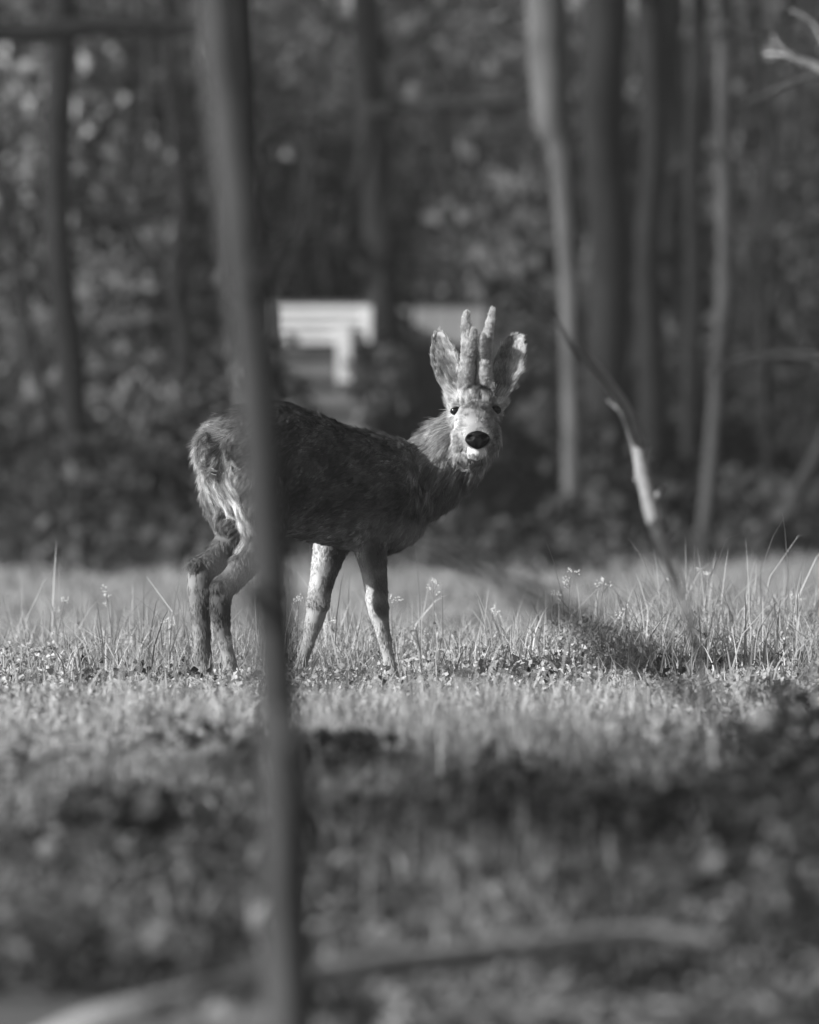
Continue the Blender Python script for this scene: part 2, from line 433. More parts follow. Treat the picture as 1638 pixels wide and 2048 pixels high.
# ------------------------------------------------------------------ grass
def blades(name, n, xr, yr, hfun, wid, shade_rng, mat, label, cat='grass', xfun=None, lean=0.45, seg=2, dry=0.12, dens=None):
    y = RNG.uniform(yr[0], yr[1], n)
    x = RNG.uniform(-1, 1, n)*(xfun(y) if xfun else xr)
    if dens is not None:
        k = RNG.random(n) < dens(x, y); x = x[k]; y = y[k]; n = len(x)
    # tufts
    tx = RNG.normal(size=n)*0.02; x = x+tx
    z = ground_z(x, y)-0.006
    h = hfun(x, y)*np.exp(RNG.normal(size=n)*0.35)
    a = RNG.uniform(0, 2*np.pi, n); L = np.abs(RNG.normal(size=n))*lean*h
    dx, dy = np.cos(a), np.sin(a)
    fa = RNG.uniform(0, 2*np.pi, n); fx, fy = np.cos(fa), np.sin(fa)
    wv = wid*RNG.uniform(0.6, 1.5, n)
    rows = []
    for t, ww in ((0, 1.0), (0.5, 0.85), (0.82, 0.5))[:seg+1]:
        cx = x+dx*L*t*t; cy = y+dy*L*t*t; cz = z+h*(t-0.18*t*t*np.minimum(L/h, 1.5))
        rows.append(np.stack([cx-fx*wv*ww/2, cy-fy*wv*ww/2, cz], 1)); rows.append(np.stack([cx+fx*wv*ww/2, cy+fy*wv*ww/2, cz], 1))
    t = 1.0
    rows.append(np.stack([x+dx*L, y+dy*L, z+h*(1-0.18*np.minimum(L/h, 1.5)-0.15*np.minimum(L/h, 1.5)**2)], 1))
    k = len(rows)
    V = np.stack(rows, 1).reshape(-1, 3); b = np.arange(n)*k
    F = []
    for s in range(len(rows)//2-1):
        o = 2*s
        F += [np.stack([b+o, b+o+1, b+o+3], 1), np.stack([b+o, b+o+3, b+o+2], 1)]
    F.append(np.stack([b+k-3, b+k-2, b+k-1], 1))
    sh = RNG.uniform(*shade_rng, n); dm = RNG.random(n) < dry; sh[dm] *= 1.5
    me = mesh_np(name, V, np.concatenate(F), mat, np.repeat(np.clip(sh, 0, 0.7), k))
    o = link(name, me); tag(o, label, cat, kind='stuff')
    return o

def nz(x, y, s, o=0.0):
    return np.array([noise.noise(Vector((a*s+o, b*s, o*1.7))) for a, b in zip(x, y)])

wf = lambda y: y*0.045+1.3
def h_low(x, y):
    t = nz(x, y*0.6, 2.2); t2 = nz(x, y, 7.0, 4.0)
    return np.clip(0.052+0.045*t+0.03*t2, 0.014, 0.13)*(1+0.5*(1-sstep(15, 21, y)))*(1-0.4*sstep(22.5, 24, y)*(1-sstep(26, 26.6, y)))
blades('short_turf', 150000, 0, (14.0, 29.2), h_low, 0.0042, (0.16, 0.46), M_grass, 'short sunlit meadow turf around the deer', xfun=wf, lean=0.8,
       dens=lambda x, y: 0.55+0.45*sstep(21, 25, y))
def h_crest(x, y):
    t = nz(x, y, 1.6, 3.0); t2 = nz(x, y, 5.0, 9.0)
    return np.clip(0.105+0.09*t+0.05*t2+0.025*np.clip(x/1.1, 0, 1), 0.02, 0.17)
blades('tall_grass', 66000, 0, (25.9, 29.2), h_crest, 0.0034, (0.16, 0.5), M_grass, 'taller grass blades standing along the crest behind the deer', xfun=wf, lean=0.7,
       dens=lambda x, y: np.clip(0.25+1.2*nz(x, y, 2.5, 5.0), 0.05, 1)*sstep(25.7, 26.9, y))
def h_mid(x, y): return (0.095+0.06*nz(x, y, 2.0, 1.0))*(1-0.3*sstep(23, 24.5, y))
blades('rough_grass', 46000, 0, (15.5, 26.3), h_mid, 0.0045, (0.16, 0.5), M_grass, 'long loose grass blades scattered over the near meadow', xfun=wf, lean=0.8,
       dens=lambda x, y: np.clip(0.2+1.3*nz(x, y, 1.5, 5.0), 0.04, 1)*(1-0.45*sstep(23.5, 24.5, y)))
blades('field_grass', 190000, 0, (29, 64), lambda x, y: np.clip(0.06+0.06*nz(x, y*.5, 1.3, 3.0), .025, .13), 0.011, (0.22, 0.36), M_grass, 'pale blurred field grass beyond the crest', xfun=lambda y: y*0.045+4, seg=1, lean=0.6)

def leaves_patch(name, n, yr, hf, size, shade, label, cat='undergrowth', xfun=wf, dens=None, mat=None, up=1.0, var=0.3):
    y = RNG.uniform(yr[0], yr[1], n); x = RNG.uniform(-1, 1, n)*xfun(y)
    if dens is not None:
        k = RNG.random(n) < dens(x, y); x = x[k]; y = y[k]; n = len(x)
    m = 7
    H = hf(x, y)
    off = RNG.normal(size=(n, m, 3))*0.02*(size/0.016); off[:, :, 2] = RNG.uniform(0.15, 1.0, (n, m))*H[:, None]
    C = np.stack([x, y, ground_z(x, y)], 1)[:, None]+off
    C = C.reshape(-1, 3); N = RNG.normal(size=C.shape)*0.7+np.array([0, 0, up])
    V, F = leaf_arrays(C, N, RNG.uniform(0.6, 1.4, len(C))*size)
    sh = np.repeat(shade*np.exp(RNG.normal(size=n)*var), m)*RNG.uniform(0.8, 1.2, len(C))
    o = link(name, mesh_np(name, V, F, mat or M_leaf, np.clip(np.repeat(sh, 4), 0.01, 0.27 if size > .02 else .6))); tag(o, label, cat, kind='stuff')
    return o
leaves_patch('clover', 34000, (17, 29), lambda x, y: 0.025+0.03*np.clip(nz(x, y, 2.2)+0.5, 0.2, 1), 0.011, 0.34, 'small clover and weed leaves low in the sunlit turf', 'ground cover', up=0.6,
             dens=lambda x, y: np.clip(0.5+1.2*nz(x, y, 3.0, 2.0), 0.1, 1))
leaves_patch('dead_nettle', 420, (24.0, 27.6), lambda x, y: 0.07+0*x, 0.016, 0.035, 'dark dead nettle heads dotted through the turf', 'weeds', up=0.2,
             dens=lambda x, y: np.clip(-0.1+2.2*nz(x, y*0.5, 2.2, 12.0), 0.0, 1))
leaves_patch('meadow_weeds', 6500, (25.4, 28.6), lambda x, y: np.clip(0.06+0.08*nz(x, y, 3.0, 8.0), .02, .13), 0.010, 0.33, 'leafy weeds mixed into the grass of the crest', 'weeds', up=0.3,
             dens=lambda x, y: np.clip(0.35+1.6*nz(x, y, 2.5, 18.0), 0.05, 1))
# near, shaded undergrowth
def tall_w(x, y): return (0.06+0.27*sstep(0.15, 1.0, x*15/y)+0.04*np.exp(-((x*15/y+.5)/.16)**2))*np.clip(1+1.2*nz(x, y, 3.5, 40.0), .4, 1.6)
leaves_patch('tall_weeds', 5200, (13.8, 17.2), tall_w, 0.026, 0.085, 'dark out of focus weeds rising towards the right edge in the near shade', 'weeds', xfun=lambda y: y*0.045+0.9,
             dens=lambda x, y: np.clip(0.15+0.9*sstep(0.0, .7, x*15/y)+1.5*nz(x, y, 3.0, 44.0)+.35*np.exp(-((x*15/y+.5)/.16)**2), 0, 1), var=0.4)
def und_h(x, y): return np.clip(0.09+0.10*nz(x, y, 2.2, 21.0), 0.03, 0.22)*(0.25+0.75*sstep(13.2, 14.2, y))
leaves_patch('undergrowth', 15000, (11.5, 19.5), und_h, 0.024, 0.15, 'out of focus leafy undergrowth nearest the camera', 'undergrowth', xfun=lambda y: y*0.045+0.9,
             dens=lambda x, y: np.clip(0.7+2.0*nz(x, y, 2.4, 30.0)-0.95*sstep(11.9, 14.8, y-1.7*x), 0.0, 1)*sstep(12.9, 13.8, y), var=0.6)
blades('shaded_grass', 16000, 0, (14, 18), lambda x, y: 0.07+0*y, 0.005, (0.08, 0.2), M_grass, 'blurred grass between the nearest leaves', xfun=lambda y: y*0.045+0.9, lean=0.8)  # blade colour darkened to stand in for the near shade

# ------------------------------------------------------------------ deer
def loft(st, axis=None, seg=28):
    """st: (centre Vector, half width vector, half height vector) rings joined and capped"""
    V, F = [], []
    for c, a, b in st:
        for k in range(seg):
            t = 2*math.pi*k/seg
            V.append(c+a*math.cos(t)+b*math.sin(t))
    m = len(st)
    for i in range(m-1):
        for k in range(seg):
            p, q = i*seg+k, i*seg+(k+1) % seg
            F.append((p, q, q+seg, p+seg))
    n = len(V); V.append(st[0][0]); V.append(st[-1][0])
    for k in range(seg):
        F.append((n, (k+1) % seg, k)); F.append((n+1, (m-1)*seg+k, (m-1)*seg+(k+1) % seg))
    return np.array([tuple(v) for v in V]), F

def smooth_stations(rows, n=4):
    """Catmull-Rom through numeric station rows"""
    R = np.array(rows, float); out = []
    for i in range(len(R)-1):
        p0, p1, p2, p3 = R[max(i-1, 0)], R[i], R[i+1], R[min(i+2, len(R)-1)]
        for k in range(n):
            t = k/n
            out.append(0.5*((2*p1)+(p2-p0)*t+(2*p0-5*p1+4*p2-p3)*t*t+(-p0+3*p1-3*p2+p3)*t**3))
    out.append(R[-1]); return out

def ellipsoid(c, r, rot=None, n=20):
    bm = bmesh.new(); bmesh.ops.create_uvsphere(bm, u_segments=n, v_segments=n//2, radius=1)
    V = np.array([tuple(v.co) for v in bm.verts])*np.array(r); F = [tuple(v.index for v in f.verts) for f in bm.faces]; bm.free()
    if rot is not None: V = V@np.array(rot).T
    return V+np.array(c), F

S = 26.0/FPX     # metres per photo pixel at the deer
DEER_D = 26.0
def Q(px, py, dy=0.0): return P(px, py, DEER_D+dy)
HEAD_A = math.radians(37)
fwd = Vector((math.cos(HEAD_A), math.sin(HEAD_A), 0)); lat = Vector((math.sin(HEAD_A), -math.cos(HEAD_A), 0))   # lat: towards the camera side
UP = Vector((0, 0, 1))
def spine_dy(px): return 0.75*(px-640)*S

parts = []
# torso: px, top, bottom, half width m
tor = [(418, 868, 935, .035), (428, 850, 975, .075), (450, 832, 1010, .105), (490, 814, 1045, .125), (540, 803, 1066, .13), (590, 808, 1074, .118),
       (640, 832, 1085, .122), (700, 855, 1100, .13), (750, 866, 1108, .128), (790, 876, 1106, .11), (822, 890, 1078, .085), (842, 905, 1040, .05)]
st = []
for px, t, b, wd in smooth_stations(tor, 3):
    c = Q(px, (t+b)/2, spine_dy(px)); hh = (b-t)/2*S
    st.append((c, lat*wd, UP*hh))
parts.append(loft(st))
# neck: px, py, dy, half thickness px, half width m, direction handled by tangent
nk = [(780, 985, .13, 88, .10), (825, 965, .17, 80, .092), (868, 940, .185, 76, .085), (905, 909, .175, 70, .08), (932, 873, .15, 60, .072), (945, 835, .14, 46, .062)]
st = []; ns = smooth_stations(nk, 4)
for i, (px, py, dy, r, wd) in enumerate(ns):
    c = Q(px, py, dy)
    a, b = ns[max(i-1, 0)], ns[min(i+1, len(ns)-1)]
    tan = (Q(b[0], b[1], b[2])-Q(a[0], a[1], a[2])).normalized()
    v = Vector((-tan.z, 0, tan.x)); v = (v-tan*v.dot(tan)).normalized(); u = tan.cross(v)
    st.append((c, u*wd, v*r*S))
parts.append(loft(st))
# head: px, py, dy, hw px, hh px
hd = [(948, 800, .20, 30, 26), (948, 803, .17, 46, 36), (950, 808, .125, 53, 43), (951, 824, .085, 53, 48), (952, 838, .045, 45, 46), (953, 853, .005, 36, 39),
      (954, 865, -.035, 30.5, 32), (955, 874, -.07, 28.5, 26), (955, 877, -.088, 21, 18)]
st = []
for px, py, dy, hw, hh in smooth_stations(hd, 4):
    c = Q(px, py, dy); st.append((c, Vector((hw*S, 0, 0)), Vector((0, 0.35, 0.94))*hh*S))
parts.append(loft(st))
parts.append(ellipsoid(Q(953, 905, -.05), (19*S, .034, 13*S)))      # chin
parts.append(ellipsoid(Q(953, 888, .0), (28*S, .055, 24*S)))        # jaw
parts.append(ellipsoid(Q(945, 905, .06), (34*S, .07, 30*S)))        # throat
for sx in (-1, 1):
    parts.append(ellipsoid(Q(952+sx*38, 806, .085), (15*S, .035, 9*S)))   # brow
    parts.append(ellipsoid(Q(953+sx*26, 872, .03), (22*S, .06, 30*S)))   # cheek
    parts.append(ellipsoid(Q(951+sx*17, 783, .10), (16*S, .025, 18*S)))   # pedicle
parts.append(ellipsoid(Q(952, 800, .08), (40*S, .045, 30*S)))
parts.append(ellipsoid(Q(953, 828, .055), (30*S, .05, 34*S)))         # forehead tuft
# limbs: px, py, dy, half width px
def limb(rows, k=1.0):
    C = [Q(a, b, c) for a, b, c, r in rows]; R = [r*S*k for *_, r in rows]
    parts.append(tube_arrays(C, R, 16, 0.05, len(rows), close_n=4))
limb([(452, 930, -.06, 52), (455, 985, -.05, 54), (463, 1040, -.035, 44), (458, 1085, -.03, 31), (428, 1120, -.06, 26), (402, 1146, -.085, 26), (401, 1185, -.08, 25),
      (402, 1228, -.075, 21), (404, 1285, -.07, 17), (408, 1335, -.065, 16), (413, 1358, -.07, 17), (418, 1386, -.08, 12)])
parts.append(ellipsoid(Q(393, 1132, -.095), (19*S, .03, 18*S)))
limb([(508, 930, -.20, 55), (520, 990, -.19, 62), (528, 1045, -.165, 52), (512, 1095, -.16, 36), (478, 1143, -.185, 26), (446, 1182, -.21, 22), (441, 1222, -.205, 20),
      (443, 1258, -.2, 16), (454, 1300, -.195, 13), (464, 1345, -.19, 14), (472, 1388, -.2, 11)])
parts.append(ellipsoid(Q(437, 1176, -.22), (15*S, .025, 16*S)))
limb([(690, 1010, .21, 50), (672, 1065, .22, 42), (658, 1105, .22, 34), (645, 1160, .215, 25), (637, 1200, .205, 23), (631, 1232, .205, 20), (618, 1280, .21, 13),
      (606, 1318, .215, 12), (598, 1342, .21, 13), (592, 1372, .2, 11)])
parts.append(ellipsoid(Q(636, 1205, .2), (25*S, .03, 24*S)))
limb([(760, 960, .06, 66), (748, 1030, .06, 50), (742, 1095, .07, 34), (747, 1135, .075, 28), (752, 1175, .08, 23), (756, 1215, .07, 21), (765, 1258, .075, 15),
      (776, 1310, .08, 12), (785, 1352, .075, 13), (792, 1388, .065, 11)])
parts.append(ellipsoid(Q(757, 1212, .07), (21*S, .028, 24*S)))
parts.append(ellipsoid(Q(775, 1045, .13), (46*S, .07, 60*S)))        # breast
parts.append(ellipsoid(Q(425, 905, spine_dy(425)-.01), (34*S, .05, 42*S)))   # rump tuft
# ears
def ear(base, tip, hw, out, face, nu=16, nv=12):
    B, T = base, tip; ax = (T-B); side = ax.normalized().cross(face).normalized(); nf = side.cross(ax.normalized()).normalized()
    if nf.dot(face) < 0: nf = -nf
    Vf, Vb = [], []
    for i in range(nu+1):
        u = i/nu
        wd = hw*(1-abs((u-.52)/.505)**2.6)**.62 if u > .52 else hw*(.5+.5*math.sin(math.pi/2*u/.52))
        for j in range(nv+1):
            v = -1+2*j/nv
            q = B+ax*u+side*(v*wd)+nf*(hw*0.42*(abs(v)**2)*(1-0.5*u)-hw*0.3*(1-u))
            Vf.append(q+nf*0.004); Vb.append(q-nf*0.005)
    V = Vf+Vb; n = len(Vf); F = []; m = nv+1
    for i in range(nu):
        for j in range(nv):
            a = i*m+j
            F.append((a, a+1, a+m+1, a+m)); F.append((n+a, n+a+m, n+a+m+1, n+a+1))
    for i in range(nu):
        a = i*m; F.append((a, a+m, n+a+m, n+a)); a = i*m+nv; F.append((a+m, a, n+a, n+a+m))
    for j in range(nv):
        F.append((j+1, j, n+j, n+j+1)); a = nu*m+j; F.append((a, a+1, n+a+1, n+a))
    parts.append((np.array([tuple(v) for v in V]), F))
EAR_L = (Q(912, 800, .12), Q(877, 662, .10)); EAR_R = (Q(990, 800, .12), Q(1036, 672, .10))
ear(EAR_L[0], EAR_L[1], 28*S, None, Vector((-.45, -1, 0)))
ear(EAR_R[0], EAR_R[1], 29*S, None, Vector((-.38, -1, 0)))
for e in (EAR_L, EAR_R):
    parts.append(ellipsoid(e[0].lerp(e[1], 0.02)+Vector((0, .01, 0)), (20*S, .03, 26*S)))

def fuse(name, parts, voxel, iters, mat):
    V, F = merge(parts)
    me = mesh_py(name+'_raw', V, F, None)
    ob = bpy.data.objects.new(name+'_raw', me); COL.objects.link(ob)
    bm = bmesh.new(); bm.from_mesh(me); bmesh.ops.recalc_face_normals(bm, faces=bm.faces[:]); bm.to_mesh(me); bm.free()
    r = ob.modifiers.new('r', 'REMESH'); r.mode = 'VOXEL'; r.voxel_size = voxel
    s = ob.modifiers.new('s', 'SMOOTH'); s.iterations = iters; s.factor = 0.5
    dg = bpy.context.evaluated_depsgraph_get(); dg.update()
    out = bpy.data.meshes.new_from_object(ob.evaluated_get(dg)); out.name = name
    bpy.data.objects.remove(ob); bpy.data.meshes.remove(me)
    out.materials.clear(); out.materials.append(mat)
    out.polygons.foreach_set('use_smooth', np.ones(len(out.polygons), bool))
    return out

M_skin = mat_leaf('fur_base', 0.75, 0.0, 0.95, 0.0)
M_nose = mat_bark('leathery_black_nose', 0.003, 0.007, 420, 0.4, 1.0, 0.3); M_nose.node_tree.nodes['Principled BSDF'].inputs['Specular IOR Level'].default_value = 0.12
M_eye = mat_plain('dark_eye', 0.008, 0.06, 0.1, 40)
body = fuse('body', parts, 0.0042, 5, M_skin)

# fur guides: (position, albedo, length, direction)
back = (-fwd+Vector((0, 0, -0.35))).normalized(); down = Vector((0, 0, -1)); nrm = None
G = []
def g(px, py, dy, alb, ln, dr): G.append((Q(px, py, dy), alb, ln, Vector(dr).normalized()))
for px in (480, 540, 600, 660, 720, 780):
    t = spine_dy(px)
    g(px, 825+(px-540)*0.2, t, .075, .022, back)
    for s_ in (-.12, .12):
        g(px+s_*0.6/S*-1*0+s_*(-0), 900, t-s_, .10, .022, back); g(px, 990, t-s_, .085, .022, back)
    g(px, 1085, t, .20, .020, back)
g(800, 900, .12, .10, .024, back); g(800, 1090, .14, .10, .02, (-.3, 0, -1))
g(560, 1072, -.06, .42, .02, back)
# neck, running from the head down to the chest
for px, py, a in ((830, 900, .16), (860, 880, .22), (880, 860, .32), (850, 960, .12), (880, 980, .11), (920, 970, .11), (950, 945, .15), (900, 920, .22), (970, 920, .24), (835, 1030, .09), (900, 885, .28), (890, 850, .34)):
    g(px, py, .10, a, .030, (-.55, .2, -.8)); g(px, py, .23, a, .03, (-.55, .2, -.8))
# head: cheeks and muzzle paler left, darker right, painting in sun and shade
g(950, 790, .06, .36, .014, (0, -.2, -1)); g(930, 805, .06, .34, .013, (-.2, -.2, -1)); g(972, 805, .06, .32, .013, (.2, -.2, -1))
g(951, 740, .07, .03, .012, (0, -.3, 1)); g(934, 766, .065, .06, .010, (0, -.5, .3)); g(969, 766, .065, .05, .010, (0, -.5, .3)); g(935, 783, .05, .38, .014, (0, -.5, -.3)); g(967, 783, .05, .36, .014, (0, -.5, -.3)); g(951, 786, .045, .38, .014, (0, -.5, -.3)); g(952, 768, .08, .05, .012, (0, -.5, -.5)); g(925, 772, .1, .16, .014, (-.5, 0, .6)); g(978, 772, .1, .10, .014, (.5, 0, .6))
g(915, 840, .04, .45, .010, (-.4, .6, -.5)); g(905, 800, .08, .25, .012, (-.6, .3, .4)); g(990, 840, .04, .26, .010, (.4, .6, -.5)); g(1000, 800, .08, .34, .012, (.6, .3, .4))
g(935, 850, -.02, .36, .009, (-.2, .9, .2)); g(955, 845, 0, .24, .009, (0, .9, .3)); g(975, 850, -.02, .24, .009, (.2, .9, .2)); g(953, 832, .02, .22, .010, (0, .9, .3))
g(905, 870, .06, .38, .022, (-.6, .3, -.7)); g(915, 900, .06, .32, .022, (-.4, .3, -.8)); g(995, 870, .06, .22, .016, (.3, .4, -.8)); g(985, 895, .06, .22, .018, (.2, .4, -.8))
g(953, 908, -.06, .85, .006, (0, 0, -1)); g(942, 905, -.06, .72, .006, (-.3, 0, -.8)); g(964, 905, -.06, .85, .006, (.3, 0, -.8)); g(953, 926, -.02, .25, .014, (0, .3, -1))  # white chin, its right side painted paler to offset the shade there
g(930, 905, -.03, .34, .010, (-.3, .2, -.8)); g(976, 905, -.03, .2, .010, (.3, .2, -.8))
g(955, 856, -.08, .26, .004, (0, .8, .5)); g(985, 878, -.04, .16, .005, (.3, .8, 0)); g(925, 878, -.04, .32, .006, (-.3, .8, 0)); g(930, 892, -.07, .26, .005, (-.3, .8, 0)); g(980, 892, -.07, .12, .005, (.3, .8, 0))
for ex_ in (911, 992):
    g(ex_, 822, .02, .06, .004, (0, .5, .5)); g(ex_, 838, .02, .5 if ex_ < 950 else .2, .005, (0, .5, -1)); g(ex_, 808, .04, .4, .007, (0, .5, .5))
# ears: inside hair is lighter and longer; right one painted paler against its shade
for (B, T), sx in ((EAR_L, -1), (EAR_R, 1)):
    for u in (.15, .4, .65, .9):
        q = B.lerp(T, u); G.append((q+Vector((0, -.03, 0)), ((.5, .55, .48, .5) if sx < 0 else (.8, .8, .75, .7))[int(u*4)], (.026, .024, .019, .008)[int(u*4)], Vector((sx*.5, -.4, .7)).normalized()))
        G.append((q+Vector((0, .03, 0)), .26, .008, (T-B).normalized())); G.append((q+Vector((sx*-.035, 0, 0)), .34, .008, (T-B).normalized()))
# rump patch and thighs
for px, py, dr, a, l in ((395, 880, (-.9, -.3, -.3), .30, .032), (425, 870, (-.3, -.8, .2), .16, .04), (440, 915, (.1, -1, -.7), .26, .032), (415, 925, (-.4, -.7, -.8), .28, .032), (440, 850, (-.7, -.2, .3), .22, .035),
                         (460, 890, (.4, -.7, -.5), .20, .04), (400, 955, (-.5, -.5, -.9), .5, .032), (455, 960, (.1, -.5, -1), .55, .035), (425, 1000, (-.3, -.3, -1), .3, .03), (470, 1020, (0, -.3, -1), .55, .025),
                         (430, 1060, (-.3, -.3, -1), .5, .025), (450, 1085, (-.2, -.2, -1), .24, .025), (475, 990, (.2, -.3, -1), .5, .025)):
    g(px, py, spine_dy(px)-.05, a, l, dr)
for px, py, dy, a in ((540, 900, -.26, .10), (540, 980, -.26, .09), (560, 1050, -.22, .10), (520, 1090, -.2, .16)): g(px, py, dy, a, .018, (.1, 0, -1))
# legs: sunlit left edges and shaded right sides painted into the albedo
for px, py, dy, a in ((392, 1125, -.1, .09), (425, 1125, -.06, .10), (378, 1160, -.09, .22), (415, 1165, -.1, .13), (385, 1215, -.09, .17), (415, 1220, -.09, .10), (385, 1280, -.08, .22), (415, 1280, -.08, .14), (400, 1350, -.07, .22), (445, 1180, -.22, .07), (440, 1225, -.22, .07), (432, 1262, -.21, .16), (450, 1300, -.2, .26), (465, 1350, -.2, .25), (478, 1140, -.19, .16),
                      (625, 1110, .2, .50), (675, 1110, .2, .10), (622, 1160, .2, .50), (655, 1165, .2, .12), (620, 1200, .18, .30), (650, 1200, .19, .26), (635, 1240, .19, .36), (615, 1290, .2, .34), (600, 1340, .2, .32),
                      (715, 1110, .05, .3), (755, 1110, .03, .08), (725, 1170, .06, .50), (765, 1170, .06, .10), (735, 1215, .05, .50), (765, 1215, .05, .13), (750, 1255, .06, .50), (775, 1260, .06, .24), (770, 1310, .06, .38), (787, 1370, .06, .34)):
    g(px, py, dy, a, .011, (0, 0, -1)); g(px, py, dy+.05, a, .011, (0, 0, -1))

GP = np.array([tuple(a[0]) for a in G]); GA = np.array([a[1] for a in G]); GL = np.array([a[2] for a in G]); GD = np.array([tuple(a[3]) for a in G])
def field(Pn):
    out_a = np.empty(len(Pn)); out_l = np.empty(len(Pn)); out_d = np.empty((len(Pn), 3))
    for s in range(0, len(Pn), 4000):
        q = Pn[s:s+4000]; d2 = ((q[:, None]-GP[None])**2).sum(2)+4e-5
        wt = d2**-2.2; wt /= wt.sum(1, keepdims=True)
        out_a[s:s+4000] = wt@GA; out_l[s:s+4000] = wt@GL; out_d[s:s+4000] = wt@GD
    return out_a, out_l, out_d

def npmesh(me):
    n = len(me.vertices); V = np.empty(n*3, np.float32); me.vertices.foreach_get('co', V); V = V.reshape(-1, 3).astype(float)
    me.calc_loop_triangles(); T = np.empty(len(me.loop_triangles)*3, np.int32); me.loop_triangles.foreach_get('vertices', T)
    return V, T.reshape(-1, 3)

def vnorm(me):
    N = np.empty(len(me.vertices)*3, np.float32); me.vertex_normals.foreach_get('vector', N); return N.reshape(-1, 3).astype(float)

GA = np.clip(GA*np.where((GP[:, 2] > Q(0, 905).z) & (GP[:, 0] > Q(880, 0).x), 1.15, np.where(GP[:, 0] < Q(500, 0).x, 1.3, 1.12)), 0, .85)
V, T = npmesh(body); N = vnorm(body)
face_c = np.array(Q(950, 850, 0))
is_head = np.exp(-(((V-np.array(Q(953, 850, .03)))/np.array([.09, .14, .13]))**2).sum(1)*1.0)
nA = np.array([noise.noise(Vector(p)*28) for p in V]); nB = np.array([noise.noise(Vector(p)*9+Vector((5, 0, 0))) for p in V])
lowk = np.where(V[:, 2] < Q(0, 1105).z, .25, 1.0)
V = V+N*((nA*0.0035*(1-0.8*is_head)+nB*0.005*(1-is_head))*lowk)[:, None]
EYES = []
bvh0 = BVHTree.FromPolygons([tuple(v) for v in V], [tuple(t) for t in T])
def hit(px, py):
    o = Vector((0, 0, CAM_H)); dr = (P(px, py, 26)-o).normalized()
    loc, nn, idx, dist = bvh0.ray_cast(o, dr)
    return loc
for ex, ey in ((911, 822), (992, 820)):
    h_ = hit(ex, ey)
    if h_ is None: h_ = Q(ex, ey, .05)
    EYES.append(h_)
for e in EYES:      # sockets
    d = np.linalg.norm(V-np.array(e), axis=1); V += (np.array([0, .007, 0])[None])*np.exp(-(d/.014)**2)[:, None]
body.vertices.foreach_set('co', V.astype(np.float32).ravel()); body.update()
al, _, _ = field(V)
mott = np.array([noise.noise(Vector(p)*22) for p in V])
a_ = body.attributes.new('shade', 'FLOAT', 'POINT'); a_.data.foreach_set('value', np.clip(al*(0.95+0.1*mott), .02, .8).astype(np.float32))
deer = empty('roe_deer', (Q(640, 1375).x, 26, 0))
tag(deer, 'roe buck with velvet antlers standing in the grass, head turned to the camera', 'deer')
body_o = link('body', body, deer)

